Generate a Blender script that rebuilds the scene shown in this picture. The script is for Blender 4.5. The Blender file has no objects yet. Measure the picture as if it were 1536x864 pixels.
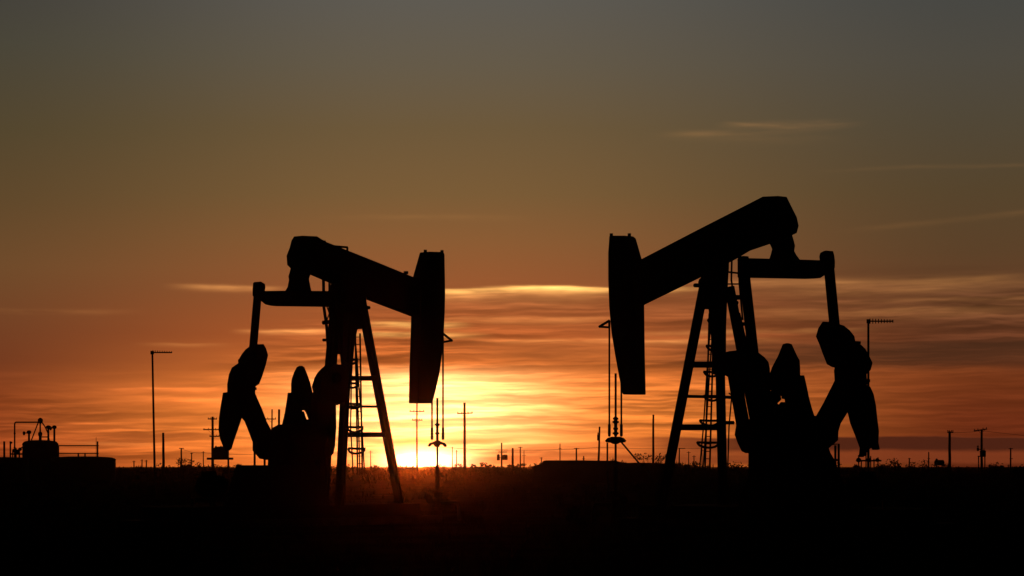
import bpy, math, random
from mathutils import Vector, noise

# ------------------------------------------------------------------ frame
F = 3464.0            # focal length in photo pixels (photo is 1536 x 864)
CX, HY = 768.0, 700.0 # principal column and horizon row of the photo
EYE = 1.7             # eye height of the photographer
C = bpy.context.scene.collection
random.seed(7)

SUN_AZ = math.degrees(math.atan((626 - CX) / F))   # degrees from +Y towards +X
SUN_EL = 0.55


def clamp(v, a, b):
    return max(a, min(b, v))


def sstep(a, b, x):
    t = clamp((x - a) / (b - a), 0, 1)
    return t * t * (3 - 2 * t)


# terrain height ------------------------------------------------------------
def ground_z(x, y):
    r = math.hypot(x, y)
    amp = 0.05 + 0.22 * sstep(100, 260, r) + 1.5 * sstep(900, 3500, r)
    sc = 0.045 if r < 300 else 0.02
    z = amp * noise.noise(Vector((x * sc, y * sc, 3.1))) * 0.8
    z += 0.9 * sstep(1200, 3200, r) * noise.noise(Vector((x * 0.004, y * 0.004, 9.7)))
    # low rises that show on the skyline
    for (px, d, h, wx, wy) in ((281, 420, 2.0, 5.5, 30), (215, 900, 1.0, 30, 60), (1125, 380, 1.1, 40, 40),
                               (745, 700, 1.7, 18, 50), (965, 330, 1.75, 11, 30), (560, 900, 1.2, 30, 60)):
        cx = (px - CX) / F * d
        z += h * math.exp(-((x - cx) / wx) ** 2 - ((y - d) / wy) ** 2)
    return z


def at(px, py, d):
    """point at depth d seen at photo pixel (px, py)"""
    return Vector(((px - CX) / F * d, d, EYE + (HY - py) / F * d))


def foot(px, d):
    x = (px - CX) / F * d
    return Vector((x, d, ground_z(x, d)))


# ------------------------------------------------------------------ materials
def mat(name, col, rough=0.75, metal=0.0, var=0.35, scale=4.0, spec=0.25, col2=None, bump=0.0):
    m = bpy.data.materials.new(name)
    m.use_nodes = True
    nt = m.node_tree
    b = nt.nodes['Principled BSDF']
    tc = nt.nodes.new('ShaderNodeTexCoord')
    n = nt.nodes.new('ShaderNodeTexNoise')
    n.inputs['Scale'].default_value = scale
    n.inputs['Detail'].default_value = 6
    nt.links.new(tc.outputs['Object'], n.inputs['Vector'])
    r = nt.nodes.new('ShaderNodeValToRGB')
    c2 = col2 or tuple(c * (1 - var) for c in col)
    r.color_ramp.elements[0].position = 0.35
    r.color_ramp.elements[0].color = (*c2, 1)
    r.color_ramp.elements[1].position = 0.68
    r.color_ramp.elements[1].color = (*col, 1)
    nt.links.new(n.outputs['Fac'], r.inputs['Fac'])
    nt.links.new(r.outputs['Color'], b.inputs['Base Color'])
    b.inputs['Roughness'].default_value = rough
    b.inputs['Metallic'].default_value = metal
    b.inputs['Specular IOR Level'].default_value = spec
    if bump:
        bp = nt.nodes.new('ShaderNodeBump')
        bp.inputs['Strength'].default_value = bump
        nt.links.new(n.outputs['Fac'], bp.inputs['Height'])
        nt.links.new(bp.outputs['Normal'], b.inputs['Normal'])
    return m


STEEL = mat('dark_painted_steel', (0.045, 0.042, 0.04), 0.8, 0, 0.4, 2.5, 0.12, (0.05, 0.03, 0.022))
IRON = mat('weathered_cast_iron', (0.05, 0.042, 0.036), 0.85, 0, 0.4, 3.0, 0.1, (0.05, 0.028, 0.018))
CABLE = mat('wire_rope', (0.06, 0.055, 0.05), 0.7, 0.2, 0.3, 20, 0.2)
WOOD = mat('creosote_wood', (0.07, 0.05, 0.036), 0.9, 0, 0.4, 6, 0.05, (0.035, 0.026, 0.02))
CONC = mat('oil_stained_concrete', (0.09, 0.08, 0.07), 0.9, 0, 0.3, 3, 0.1)
TANKM = mat('oil_tank_paint', (0.06, 0.06, 0.055), 0.75, 0, 0.3, 1.2, 0.15, (0.05, 0.035, 0.026))
GALV = mat('galvanised_pipe', (0.10, 0.10, 0.10), 0.7, 0.3, 0.3, 5, 0.2)
CERAM = mat('insulator_ceramic', (0.08, 0.05, 0.04), 0.5, 0, 0.2, 8, 0.2)
LEAF = mat('dry_leaf', (0.055, 0.05, 0.03), 0.9, 0, 0.5, 3, 0.03, (0.035, 0.036, 0.02))
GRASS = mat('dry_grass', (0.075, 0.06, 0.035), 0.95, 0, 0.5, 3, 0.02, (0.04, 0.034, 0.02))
BARK = mat('brush_bark', (0.05, 0.04, 0.03), 0.9, 0, 0.4, 6, 0.04)
SOIL = mat('dry_soil', (0.06, 0.048, 0.035), 1.0, 0, 0.5, 0.35, 0.0, (0.03, 0.025, 0.02), bump=0.3)
EARTH = mat('packed_earth', (0.06, 0.047, 0.034), 1.0, 0, 0.5, 0.8, 0.0, (0.035, 0.028, 0.02))


# ------------------------------------------------------------------ mesh builder
class MB:
    def __init__(self):
        self.v, self.f = [], []

    def add(self, vs, fs):
        o = len(self.v)
        self.v += [Vector(p) for p in vs]
        self.f += [tuple(i + o for i in f) for f in fs]
        return self

    def prism(self, pts, vec):
        """outline pts (3D loop) swept by vec, caps included"""
        n = len(pts)
        a = [Vector(p) - vec / 2 for p in pts]
        b = [Vector(p) + vec / 2 for p in pts]
        fs = [tuple(range(n))[::-1], tuple(range(n, 2 * n))]
        fs += [(i, (i + 1) % n, n + (i + 1) % n, n + i) for i in range(n)]
        return self.add(a + b, fs)

    def beam(self, p0, p1, w, h, up=Vector((0, 0, 1)), w1=None, h1=None):
        p0, p1 = Vector(p0), Vector(p1)
        d = (p1 - p0).normalized()
        s = d.cross(up)
        if s.length < 1e-4:
            s = d.cross(Vector((0, 1, 0)))
        s.normalize()
        u = s.cross(d).normalized()
        w1, h1 = w1 or w, h1 or h
        vs = []
        for p, ww, hh in ((p0, w, h), (p1, w1, h1)):
            for a, b in ((-1, -1), (1, -1), (1, 1), (-1, 1)):
                vs.append(p + s * a * ww / 2 + u * b * hh / 2)
        return self.add(vs, [(3, 2, 1, 0), (4, 5, 6, 7), (0, 1, 5, 4), (1, 2, 6, 5), (2, 3, 7, 6), (3, 0, 4, 7)])

    def isec(self, p0, p1, w, h, up, tf=0.03, tw=0.03):
        """rolled I-section from p0 to p1: flanges w wide, h deep along up"""
        p0, p1 = Vector(p0), Vector(p1)
        d = (p1 - p0).normalized()
        s = d.cross(up).normalized()
        u = s.cross(d).normalized()
        a, b, t, q = w / 2, h / 2, tf, tw / 2
        prof = [(-a, -b), (a, -b), (a, -b + t), (q, -b + t), (q, b - t), (a, b - t), (a, b), (-a, b), (-a, b - t), (-q, b - t), (-q, -b + t), (-a, -b + t)]
        v0 = [p0 + s * x + u * y for x, y in prof]
        v1 = [p1 + s * x + u * y for x, y in prof]
        n = len(prof)
        fs = [(i, (i + 1) % n, n + (i + 1) % n, n + i) for i in range(n)]
        for o, rev in ((0, True), (n, False)):
            caps = [(0, 1, 2, 3, 10, 11), (3, 4, 9, 10), (4, 5, 6, 7, 8, 9)]
            for c in caps:
                c = tuple(i + o for i in c)
                fs.append(c[::-1] if rev else c)
        return self.add(v0 + v1, fs)

    def tube(self, pts, r, n=8, r1=None, closed=False):
        pts = [Vector(p) for p in pts]
        m = len(pts)
        r1 = r if r1 is None else r1
        rings = []
        prev = None
        for i, p in enumerate(pts):
            if closed:
                t = pts[(i + 1) % m] - pts[i - 1]
            else:
                t = pts[min(i + 1, m - 1)] - pts[max(i - 1, 0)]
            t.normalize()
            if prev is None:
                a = t.cross(Vector((0, 0, 1)))
                if a.length < 0.1:
                    a = t.cross(Vector((1, 0, 0)))
            else:
                a = prev - t * prev.dot(t)
            a.normalize()
            prev = a
            b = t.cross(a)
            rr = r + (r1 - r) * (i / max(1, m - 1))
            rings.append([p + (a * math.cos(2 * math.pi * k / n) + b * math.sin(2 * math.pi * k / n)) * rr for k in range(n)])
        vs = [q for ring in rings for q in ring]
        fs = []
        for i in range(m if closed else m - 1):
            j = (i + 1) % m
            fs += [(i * n + k, i * n + (k + 1) % n, j * n + (k + 1) % n, j * n + k) for k in range(n)]
        if not closed:
            fs += [tuple(range(n))[::-1], tuple(range((m - 1) * n, m * n))]
        return self.add(vs, fs)

    def lathe(self, c, prof, n=24, axis=Vector((0, 0, 1))):
        """prof: (radius, height) list; end caps where radius > 0"""
        axis = Vector(axis).normalized()
        a = axis.cross(Vector((0, 0, 1)))
        if a.length < 1e-3:
            a = Vector((1, 0, 0))
        a.normalize()
        b = axis.cross(a)
        c = Vector(c)
        vs = []
        for r, h in prof:
            r = max(r, 1e-3)
            vs += [c + axis * h + (a * math.cos(2 * math.pi * k / n) + b * math.sin(2 * math.pi * k / n)) * r for k in range(n)]
        fs = []
        for i in range(len(prof) - 1):
            fs += [(i * n + k, i * n + (k + 1) % n, (i + 1) * n + (k + 1) % n, (i + 1) * n + k) for k in range(n)]
        fs += [tuple(range(n))[::-1], tuple(range((len(prof) - 1) * n, len(prof) * n))]
        return self.add(vs, fs)

    def build(self, name, m, parent=None, bevel=0.0, smooth=False):
        org = Vector((0, 0, 0))
        p = parent
        while p is not None:
            org += p.location
            p = p.parent
        me = bpy.data.meshes.new(name)
        me.from_pydata([tuple(v - org) for v in self.v], [], self.f)
        me.materials.append(m)
        me.validate()
        me.update()
        o = bpy.data.objects.new(name, me)
        C.objects.link(o)
        if parent is not None:
            o.parent = parent
        if smooth:
            for pl in me.polygons:
                pl.use_smooth = True
        if bevel:
            bv = o.modifiers.new('bevel', 'BEVEL')
            bv.width = bevel
            bv.segments = 2
            bv.limit_method = 'ANGLE'
        return o


def thing(name, loc, label, cat, group=None):
    o = bpy.data.objects.new(name, None)
    o.empty_display_size = 0.3
    o.location = loc
    C.objects.link(o)
    o['label'] = label
    o['category'] = cat
    if group:
        o['group'] = group
    return o


def tag(o, label, cat, group=None):
    o['label'] = label
    o['category'] = cat
    if group:
        o['group'] = group
    return o


# ------------------------------------------------------------------ pumpjacks
class Frame:
    """plan frame of one pumpjack: u runs to the horsehead, v across it"""
    def __init__(self, px, d, s, th):
        self.d, self.s = d, s
        self.o = foot(px, d)
        t = math.radians(th)
        self.u = Vector((s * math.cos(t), math.sin(t), 0))
        self.v = Vector((-s * math.sin(t), math.cos(t), 0))
        self.k = F / d                       # photo pixels per metre
        self.sx = math.sin(t)

    def un(self, px, py, v):
        """the point of the plane v = const that lies at photo pixel px, py"""
        ray = Vector(((px - CX) / F, 1.0, (HY - py) / F))
        p0 = Vector((self.o.x, self.o.y, 0)) + self.v * v
        e = Vector((0, 0, EYE))
        t = (p0 - e).dot(self.v) / ray.dot(self.v)
        return e + ray * t

    def w(self, u, v, z):
        return Vector((self.o.x, self.o.y, self.o.z + z)) + self.u * u + self.v * v

    def plate(self, mb, outline, v, th):
        """a solid th thick (across v) whose outline fills the given pixel outline"""
        xs = [p[0] for p in outline]
        W = max(xs) - min(xs)
        xc = (max(xs) + min(xs)) / 2
        th = min(th, 0.6 * W / (self.k * self.sx))
        q = (W - th * self.k * self.sx) / W
        pts = [self.un(xc + (x - xc) * q, y, v) for x, y in outline]
        return mb.prism(pts, self.v * th)


def pumpjack(S):
    fr = Frame(S['px'], S['d'], S['s'], 50)
    k = fr.k
    root = thing('pumpjack', fr.o, S['label'], 'pumpjack', 'oil pumpjacks against the sunset')
    up = Vector((0, 0, 1))

    def plate(name, outline, v, th, m=STEEL, parent=root, bevel=0.02):
        mb = MB()
        fr.plate(mb, outline, v, th)
        return mb.build(name, m, parent, bevel=bevel)

    # walking beam and what rides on it
    wb = plate('walking_beam', S['beam'], 0.0, 0.36)
    for (x0, y0, x1, y1) in S['beam_nubs']:
        mb = MB()
        mb.beam(fr.un(x0, y0, 0), fr.un(x1, y1, 0), 0.14, 0.14)
        mb.build('lifting_lug', IRON, wb)
    if S.get('beam_box'):
        mb = MB()
        pts = S['beam_box']
        for i in range(len(pts) - 1):
            for vv in (-0.14, 0.14):
                mb.tube([fr.un(*pts[i], vv), fr.un(*pts[i + 1], vv)], 0.035, 6)
        for q in pts:
            mb.tube([fr.un(*q, -0.14), fr.un(*q, 0.14)], 0.03, 6)
        mb.build('beam_step', STEEL, wb)
    hh = plate('horsehead', S['head'], 0.0, 0.42, bevel=0.03)
    for q in S['head_lugs']:
        mb = MB()
        mb.beam(fr.un(q[0], q[1], -0.12), fr.un(q[0], q[1], 0.12), 0.1, 0.16)
        mb.build('latch', IRON, hh)
    mb = MB()
    b = S['bracket']
    for vv in (-0.16, 0.16):
        for i in range(3):
            mb.tube([fr.un(*b[i], vv), fr.un(*b[(i + 1) % 3], vv)], 0.038, 6)
    mb.tube([fr.un(*b[1], -0.16), fr.un(*b[1], 0.16)], 0.03, 6)
    mb.build('cable_bracket', IRON, hh)

    # bridle, carrier bar, polished rod
    for (x, y0, y1, yc, vv) in S['cables']:
        mb = MB()
        mb.tube([fr.un(x, y0, vv), fr.un(x, y1, vv)], 0.028, 8)
        cb = mb.build('bridle_cable', CABLE, root)
        mb = MB()
        mb.lathe(fr.un(x, yc, vv), [(0.03, 0), (0.042, 0.03), (0.045, (y1 - 4 - yc) * -1.0 / k), (0.04, (y1 - yc) * -1.0 / k)], 10)
        mb.build('cable_socket', IRON, cb)
    rv = S['rod_v']
    mb = MB()
    fr.plate(mb, S['carrier'], rv, 0.07)
    mb.build('carrier_bar', IRON, root, bevel=0.01)
    x, y0, y1 = S['rod']
    mb = MB()
    mb.tube([fr.un(x, y0, rv), fr.un(x, y1, rv)], 0.035, 10)
    rod = mb.build('polished_rod', CABLE, root)
    for (yc, hpx, rad) in S['clamps']:
        mb = MB()
        c = fr.un(x, yc, rv)
        hh_ = hpx / k
        mb.lathe(c, [(rad * 0.7, -hh_ / 2), (rad, -hh_ / 2 + 0.03), (rad, hh_ / 2 - 0.03), (rad * 0.7, hh_ / 2)], 12)
        mb.beam(c - fr.v * (rad + 0.03), c + fr.v * (rad + 0.03), 0.05, 0.06)
        mb.build('rod_clamp', IRON, rod)

    # Samson post
    for (x0, y0, v0, x1, y1, v1, wd) in S['legs']:
        wd = wd / k / 1.41          # the section is seen cornerwise
        a = fr.un(x0, y0, v0)
        b = fr.un(x1, y1, v1)
        b = a + (b - a) * ((a.z - fr.o.z - 0.55) / (a.z - b.z))     # run it on down to the skid
        mb = MB()
        mb.isec(a, b, wd, wd, fr.u, 0.035, wd * 0.3)
        lg = mb.build('leg', STEEL, root)
        mb = MB()
        mb.beam(b + up * 0.02, b - up * 0.06, wd * 1.9, wd * 1.9, fr.u)
        mb.build('foot_plate', STEEL, lg)
    for (x0, y0, v0, x1, y1, v1, hpx) in S['braces']:
        mb = MB()
        mb.isec(fr.un(x0, y0, v0), fr.un(x1, y1, v1), hpx / k * 0.9, hpx / k, up, 0.02, 0.02)
        mb.build('cross_brace', STEEL, root)
    plate('post_cap', S['cap'], 0.0, 0.25, STEEL)
    sb = plate('saddle_bearing', S['saddle'], 0.0, 0.4, IRON)
    for (x0, y0, x1, y1, r) in S['cap_pins']:
        mb = MB()
        mb.tube([fr.un(x0, y0, 0), fr.un(x1, y1, 0)], r, 8)
        mb.build('bearing_pin', IRON, sb)

    # ladder with its safety cage up the post
    L = S['ladder']
    (xa, ya), (xb, yb) = L['path']
    v = L['v']
    wdp = L['w']
    mb = MB()
    def rail(t, off):
        x = xa + (xb - xa) * t + off
        y = ya + (yb - ya) * t
        return fr.un(x, y, v)
    for off in (-wdp / 2, wdp / 2):
        mb.tube([rail(0, off), rail(1, off)], 0.03, 6)
    nr = L['rungs']
    for i in range(nr):
        t = (i + 0.5) / nr
        mb.tube([rail(t, -wdp / 2), rail(t, wdp / 2)], 0.014, 6)
    lad = mb.build('ladder', STEEL, root)
    for (hx0, hx1, hy, dp) in L['hoops']:
        mb = MB()
        a = fr.un(hx0, hy, v)
        b = fr.un(hx1, hy, v)
        m_ = (a + b) / 2
        e = (b - a) / 2
        f = Vector((0, -1, 0)) * dp
        pts = []
        for i in range(0, 11):
            an = math.pi * i / 10
            pts.append(m_ - e * math.cos(an) + f * math.sin(an) - up * 0.15 * math.sin(an))
        mb.tube(pts + [pts[-1].lerp(pts[0], 0.5), pts[0] + up * 0.01], 0.036, 6)
        mb.build('cage_hoop', STEEL, lad)
    for pl in L['straps']:
        mb = MB()
        mb.tube([fr.un(x, y, v) + Vector((0, -0.3, 0)) for x, y in pl], 0.022, 5)
        mb.build('cage_strap', STEEL, lad)
    for pl, r in S['conduits']:
        mb = MB()
        mb.tube([fr.un(x, y, 0.35) for x, y in pl], r, 6)
        mb.build('grease_line', STEEL, root)

    # equalizer, tail bearing, pitmans
    V = S['half']
    pit_w = S['pit_w'] / k / 1.41
    x0, y0, x1, y1 = S['eq']
    # far / outer end at +V, inner end at -V
    eo, ei = fr.un(S['eq_out'], y1, V), fr.un(S['eq_in'], y1, -V)
    mb = MB()
    fr_eq = [(S['eq'][0], S['eq'][1])]
    pts = [Vector(p) for p in ()]
    P = S['eq_outline']
    # the equalizer lies along v: unproject each corner onto the vertical plane through both ends
    n = (eo - ei).cross(up).normalized()
    def on_eq(px, py):
        ray = Vector(((px - CX) / F, 1.0, (HY - py) / F))
        e = Vector((0, 0, EYE))
        t = (eo - e).dot(n) / ray.dot(n)
        return e + ray * t
    mb.prism([on_eq(*q) for q in P], n * 0.3)
    eq = mb.build('equalizer', STEEL, root, bevel=0.02)
    plate('tail_bearing', S['tail'], 0.0, 0.24, IRON)
    for (out, top, bot, wd, hd) in ((True, S['pit_o'][0], S['pit_o'][1], pit_w, S['pit_head_o']),
                                    (False, S['pit_i'][0], S['pit_i'][1], pit_w, S['pit_head_i'])):
        vv = V if out else -V
        mb = MB()
        mb.isec(fr.un(*top, vv), fr.un(*bot, vv), wd, wd, fr.v, 0.03, wd * 0.35)
        pm = mb.build('pitman_arm', STEEL, root)
        mb = MB()
        fr.plate(mb, hd, vv, 0.3)
        mb.build('pitman_head', IRON, pm, bevel=0.015)
        mb = MB()
        c = fr.un(*bot, vv)
        mb.lathe(c - fr.v * 0.3, [(0.1, 0), (0.15, 0.03), (0.15, 0.5), (0.1, 0.56)], 16, fr.v)
        mb.build('wrist_pin', IRON, pm)

    # cranks with their counterweights, outer and inner
    dx, dy = S['inner_shift']
    for out in (True, False):
        vv = V + 0.02 if out else -V - 0.02
        sh = (0, 0) if out else (dx, dy)
        tr = lambda o: [(x + sh[0], y + sh[1]) for x, y in o]
        cr = plate('crank', S['crank'] if out else S['crank_in'], vv, 0.26, IRON)
        ups = S['cw_up'] if out else S['cw_up_in']
        lows = tr(S['cw_low']) if out else S['cw_low_in']
        plate('counterweight', ups, vv + 0.02, 0.34, IRON, cr, 0.012)
        plate('counterweight', lows, vv + 0.02, 0.22, IRON, cr, 0.012)
        if out:
            for q in S['cw_bolts']:
                mb = MB()
                c = fr.un(*q, vv)
                mb.beam(c - fr.v * 0.1, c + fr.v * 0.1, 0.08, 0.08)
                mb.build('weight_bolt', IRON, cr)

    # gear reducer, belt guard, motor, skid, pad
    gr = plate('gear_reducer', S['gear'], 0.0, 0.8, STEEL)
    for sg in (-1, 1):
        mb = MB()
        mb.lathe(fr.un(*S['shaft'], sg * V * 0.55), [(0.3, -0.1), (0.34, 0), (0.34, 0.2), (0.2, 0.22)] if sg > 0 else [(0.2, -0.22), (0.34, -0.2), (0.34, 0), (0.3, 0.1)], 20, fr.v)
        mb.build('crankshaft_bearing', IRON, gr)
    mb = MB()
    fr.plate(mb, S['guard'], 0.3, S.get('guard_th', 0.1))
    mb.build('belt_guard', STEEL, root)
    mb = MB()
    fr.plate(mb, S['guard_top'], 0.3, 0.12)
    mb.build('guard_hood', STEEL, root, bevel=0.02)
    ped = MB()
    cu = S['gear_u']
    a = [fr.w(cu - 1.25, -0.95, 0.6), fr.w(cu + 1.25, -0.95, 0.6), fr.w(cu + 1.25, 0.95, 0.6), fr.w(cu - 1.25, 0.95, 0.6)]
    b_ = [fr.w(cu - 0.95, -0.7, 1.75), fr.w(cu + 0.95, -0.7, 1.75), fr.w(cu + 0.95, 0.7, 1.75), fr.w(cu - 0.95, 0.7, 1.75)]
    ped.add(a + b_, [(3, 2, 1, 0), (4, 5, 6, 7), (0, 1, 5, 4), (1, 2, 6, 5), (2, 3, 7, 6), (3, 0, 4, 7)])
    ped.build('gear_pedestal', STEEL, root, bevel=0.03)
    mb = MB()
    for vv in (-0.85, 0.85):
        mb.isec(fr.w(-7.2, vv, 0.41), fr.w(2.3, vv, 0.41), 0.3, 0.38, up)
    for uu in (-7.0, -5.6, -4.2, -2.6, -1.0, 0.6, 2.1):
        mb.isec(fr.w(uu, -0.7, 0.41), fr.w(uu, 0.7, 0.41), 0.2, 0.33, up)
    mb.build('skid_base', STEEL, root)
    mb = MB()
    mb.beam(fr.w(-7.6, 0, 0.05), fr.w(2.7, 0, 0.05), 2.9, 0.34)
    mb.build('concrete_pad', CONC, root, bevel=0.02)
    mb = MB()
    mu = cu - 2.5
    mb.lathe(fr.w(mu, -0.4, 1.15), [(0.2, 0), (0.3, 0.05), (0.32, 0.1), (0.32, 0.75), (0.26, 0.85), (0.1, 0.86)], 20, fr.v)
    mb.beam(fr.w(mu, -0.35, 0.78), fr.w(mu, 0.4, 0.78), 0.6, 0.12)
    mb.beam(fr.w(mu, 0, 1.5), fr.w(mu, 0.3, 1.5), 0.3, 0.16)
    mt = mb.build('electric_motor', IRON, root, bevel=0.01)
    for (uu, vv) in ((-0.35, -0.45), (0.35, -0.45), (-0.35, 0.45), (0.35, 0.45)):
        mb = MB()
        mb.beam(fr.w(mu + uu, vv, 0.58), fr.w(mu + uu, vv, 0.8), 0.08, 0.08)
        mb.build('motor_foot', STEEL, mt)
    mb = MB()
    for pl in S['rail']:
        mb.tube([fr.un(x, y, 0.9) for x, y in pl], 0.035, 6)
    mb.build('guard_rail', STEEL, root)

    # the well it works on: a thing of its own
    g = fr.un(x, 700, rv)
    wz = ground_z(g.x, g.y)
    w = thing('wellhead', Vector((g.x, g.y, wz)), S['well_label'], 'wellhead', 'wellheads under the pumpjacks')
    top = S['well_top']
    mb = MB()
    base = Vector((g.x, g.y, wz))
    mb.lathe(base, [(0.14, -0.1), (0.14, 0.35), (0.2, 0.36), (0.2, 0.44), (0.11, 0.45), (0.11, 0.9), (0.17, 0.91), (0.17, 0.98), (0.07, 0.99), (0.07, 1.35)], 20)
    mb.build('casing_head', IRON, w)
    mb = MB()
    mb.lathe(base + up * 1.35, [(0.04, 0), (0.06, 0.02), (0.06, 0.3), (0.045, 0.34), (0.04, 0.4), (0.04, top * 0.85)], 14)
    mb.build('stuffing_box', IRON, w)
    mb = MB()
    mb.tube([base + up * 0.6, base + up * 0.6 + fr.u * 0.9, base + up * 0.45 + fr.u * 1.0, base + fr.u * 1.05 - up * 0.1], 0.05, 8)
    mb.build('flow_line', GALV, w)
    mb = MB()
    mb.tube([base + up * 0.7, base + up * 0.7 - fr.u * 0.35], 0.06, 8)
    mb.lathe(base + up * 0.7 - fr.u * 0.4, [(0.02, 0), (0.14, 0.02), (0.14, 0.05), (0.02, 0.07)], 14, fr.u)
    mb.build('valve', IRON, w)
    if S.get('stay'):
        mb = MB()
        mb.tube([fr.un(*S['stay'][0], rv), fr.un(*S['stay'][1], rv)], 0.026, 6)
        mb.build('bleed_line', GALV, w)
    if S.get('riser'):
        mb = MB()
        mb.tube([fr.un(S['riser'][0], S['riser'][1], rv), fr.un(S['riser'][0], 775, rv)], 0.03, 6)
        mb.build('gauge_riser', GALV, w)
    return root


LEFT = dict(
    px=520, d=69.0, s=1, label='smaller black pumpjack in front of the setting sun, horsehead dipped low', half=1.5,
    beam=[(441, 354), (465, 355), (479, 363), (560, 393), (636, 422), (636, 477), (612, 468.5), (548, 446), (500, 425), (465, 411), (450, 404.5), (437, 403.5), (430, 397), (429, 383), (434, 371), (437, 360)],
    beam_nubs=[(485, 366, 485, 361), (609, 411, 609, 407)],
    beam_box=[(492, 370), (497, 369), (521, 371), (521, 380)],
    head=[(635.5, 378), (664, 378.5), (667.5, 381), (669, 440), (668, 470), (664.5, 520), (657, 560), (649, 586), (642, 605), (612, 605), (613.5, 550), (616, 500), (617, 468), (618, 425), (622, 412)],
    head_lugs=[(638, 378.5), (663, 379)],
    bracket=[(664, 500), (678, 511), (664, 513)],
    cables=[(664.5, 505, 660, 643, 0.2), (648, 585, 660, 643, -0.2)],
    rod_v=0.0,
    carrier=[(641, 669), (644, 664.5), (651, 662.5), (653, 661), (659, 661), (661, 662.5), (668, 664.5), (671, 669), (669, 670.5), (665, 667), (660, 667), (658, 670.5), (653, 670.5), (651, 667), (646, 667), (643, 670)],
    rod=(656, 597, 705), clamps=[(637, 5, 0.055), (650, 27, 0.042)],
    legs=[(543, 455, 0.28, 592.5, 718, 1.2, 14.5), (523.5, 470, -0.28, 511.5, 718, -1.2, 14.5),
          (505, 470, 0.2, 492, 690, 0.7, 10), (500, 460, -0.1, 478, 690, -0.5, 9)],
    braces=[(519, 567.5, -0.5, 565, 567.5, 0.6, 7.5), (519, 609.5, -0.6, 572, 610, 0.8, 3.5), (519, 652, -0.8, 580, 652, 1.0, 7.5)],
    cap=[(500, 440), (549, 444), (551, 455), (548, 462), (542, 494), (534, 494), (529, 514), (525, 548), (514, 548), (510, 520), (506, 532), (499, 500), (497, 460)],
    saddle=[(497, 410), (545, 425), (550, 447), (545, 458), (500, 456), (494, 437)],
    cap_pins=[(545, 461, 554, 461.5, 0.05)],
    ladder=dict(path=((536.5, 500), (540, 712)), v=-0.5, w=7, rungs=19,
                hoops=[(518, 537, 539.5, 0.45), (522, 539, 575, 0.5), (522, 542, 606, 0.5), (522, 545, 641, 0.5), (523, 548, 673, 0.55)],
                straps=[[(531, 505), (528, 575), (527, 640), (531, 712)], [(534, 500), (537, 575), (539, 640), (541, 712)], [(535, 520), (544, 640), (548, 712)]]),
    conduits=[([(485, 412), (486, 462), (490, 490), (492, 520)], 0.05), ([(494, 418), (494, 462), (497, 500)], 0.035),
              ([(485, 484), (493, 483)], 0.07), ([(485, 510), (494, 510)], 0.05), ([(489, 456), (494, 470), (489, 484)], 0.02)],
    eq=(392, 437, 505, 460), eq_out=385, eq_in=512,
    eq_outline=[(388, 437), (430, 436.5), (515, 437), (515, 457), (488, 460), (410, 459), (402, 457), (392, 449)],
    tail=[(438, 401), (466, 407), (465.5, 413), (463, 419), (465, 427), (468, 437.5), (426, 437.5), (429, 434), (432, 430), (434.5, 420), (433.5, 414), (436, 408)],
    pit_o=((387, 436), (379, 530)), pit_i=((506, 445), (497, 568)), pit_w=12,
    pit_head_o=[(380, 424), (384, 422.5), (397, 426), (399, 431), (396, 440), (394, 446), (378, 444), (378, 433)],
    pit_head_i=[(497, 432), (513, 433), (513, 450), (497, 450)],
    inner_shift=(88, 28),
    crank=[(348, 551), (358, 545), (380, 577), (379, 590), (391.5, 614.6), (399, 632), (407, 645), (413, 668), (408, 690), (396, 688), (384, 676), (384, 663), (375, 642.6), (370, 632), (365, 627), (345, 600), (340, 588), (340, 576), (343, 561)],
    cw_up=[(354, 556), (357, 544.5), (359, 538), (365, 530.5), (372, 524), (385, 516.5), (394, 516.5), (399, 523), (403, 533), (399, 546), (391.5, 563.7), (385, 576), (370, 584)],
    cw_low=[(343, 588), (335.5, 589), (331.6, 607), (328, 627), (327, 645), (330, 658), (335.5, 670), (339, 676), (343, 673), (348, 660), (354.6, 645), (361, 630), (368, 615), (362, 592)],
    cw_up_in=[(467, 580), (473, 566), (479, 558.6), (486, 553), (497, 546), (519, 548), (519, 602), (503, 608), (490, 601), (475, 602)],
    crank_in=[(470, 640), (468, 605), (475, 578), (500, 572), (505, 600), (489, 640), (480, 690), (455, 690)],
    cw_low_in=[(496, 600), (504, 598), (505, 640), (502, 668), (498, 680), (489, 686), (484, 660), (484, 623), (496, 622)],
    cw_bolts=[(362, 541), (380, 583)],
    gear=[(423, 637), (412, 641), (405.5, 647), (400, 700), (402, 735), (489, 735), (489, 690), (489, 655), (485, 632)],
    shaft=(447, 668),
    guard=[(432, 589), (450, 589), (452, 617), (455, 617), (459, 629), (464, 629), (460, 619), (457, 615), (452.5, 616), (451, 588.8), (487, 590), (488, 640), (423, 640), (423, 636), (427, 620), (430, 602)],
    guard_th=0.06,
    guard_top=[(436, 590), (436, 576), (437, 569), (441, 558.6), (446, 550.4), (450.6, 548.4), (455, 550.4), (460, 561), (465.4, 574), (470, 590), (462, 610), (448, 610)],
    gear_u=-2.9,
    rail=[[(382, 745), (382, 673)], [(382, 678), (398, 678)], [(397, 678), (397, 745)], [(382, 673), (384, 660)]],
    well_label='wellhead on the ground below the dipped horsehead, near the sun', well_top=0.5,
)

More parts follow.
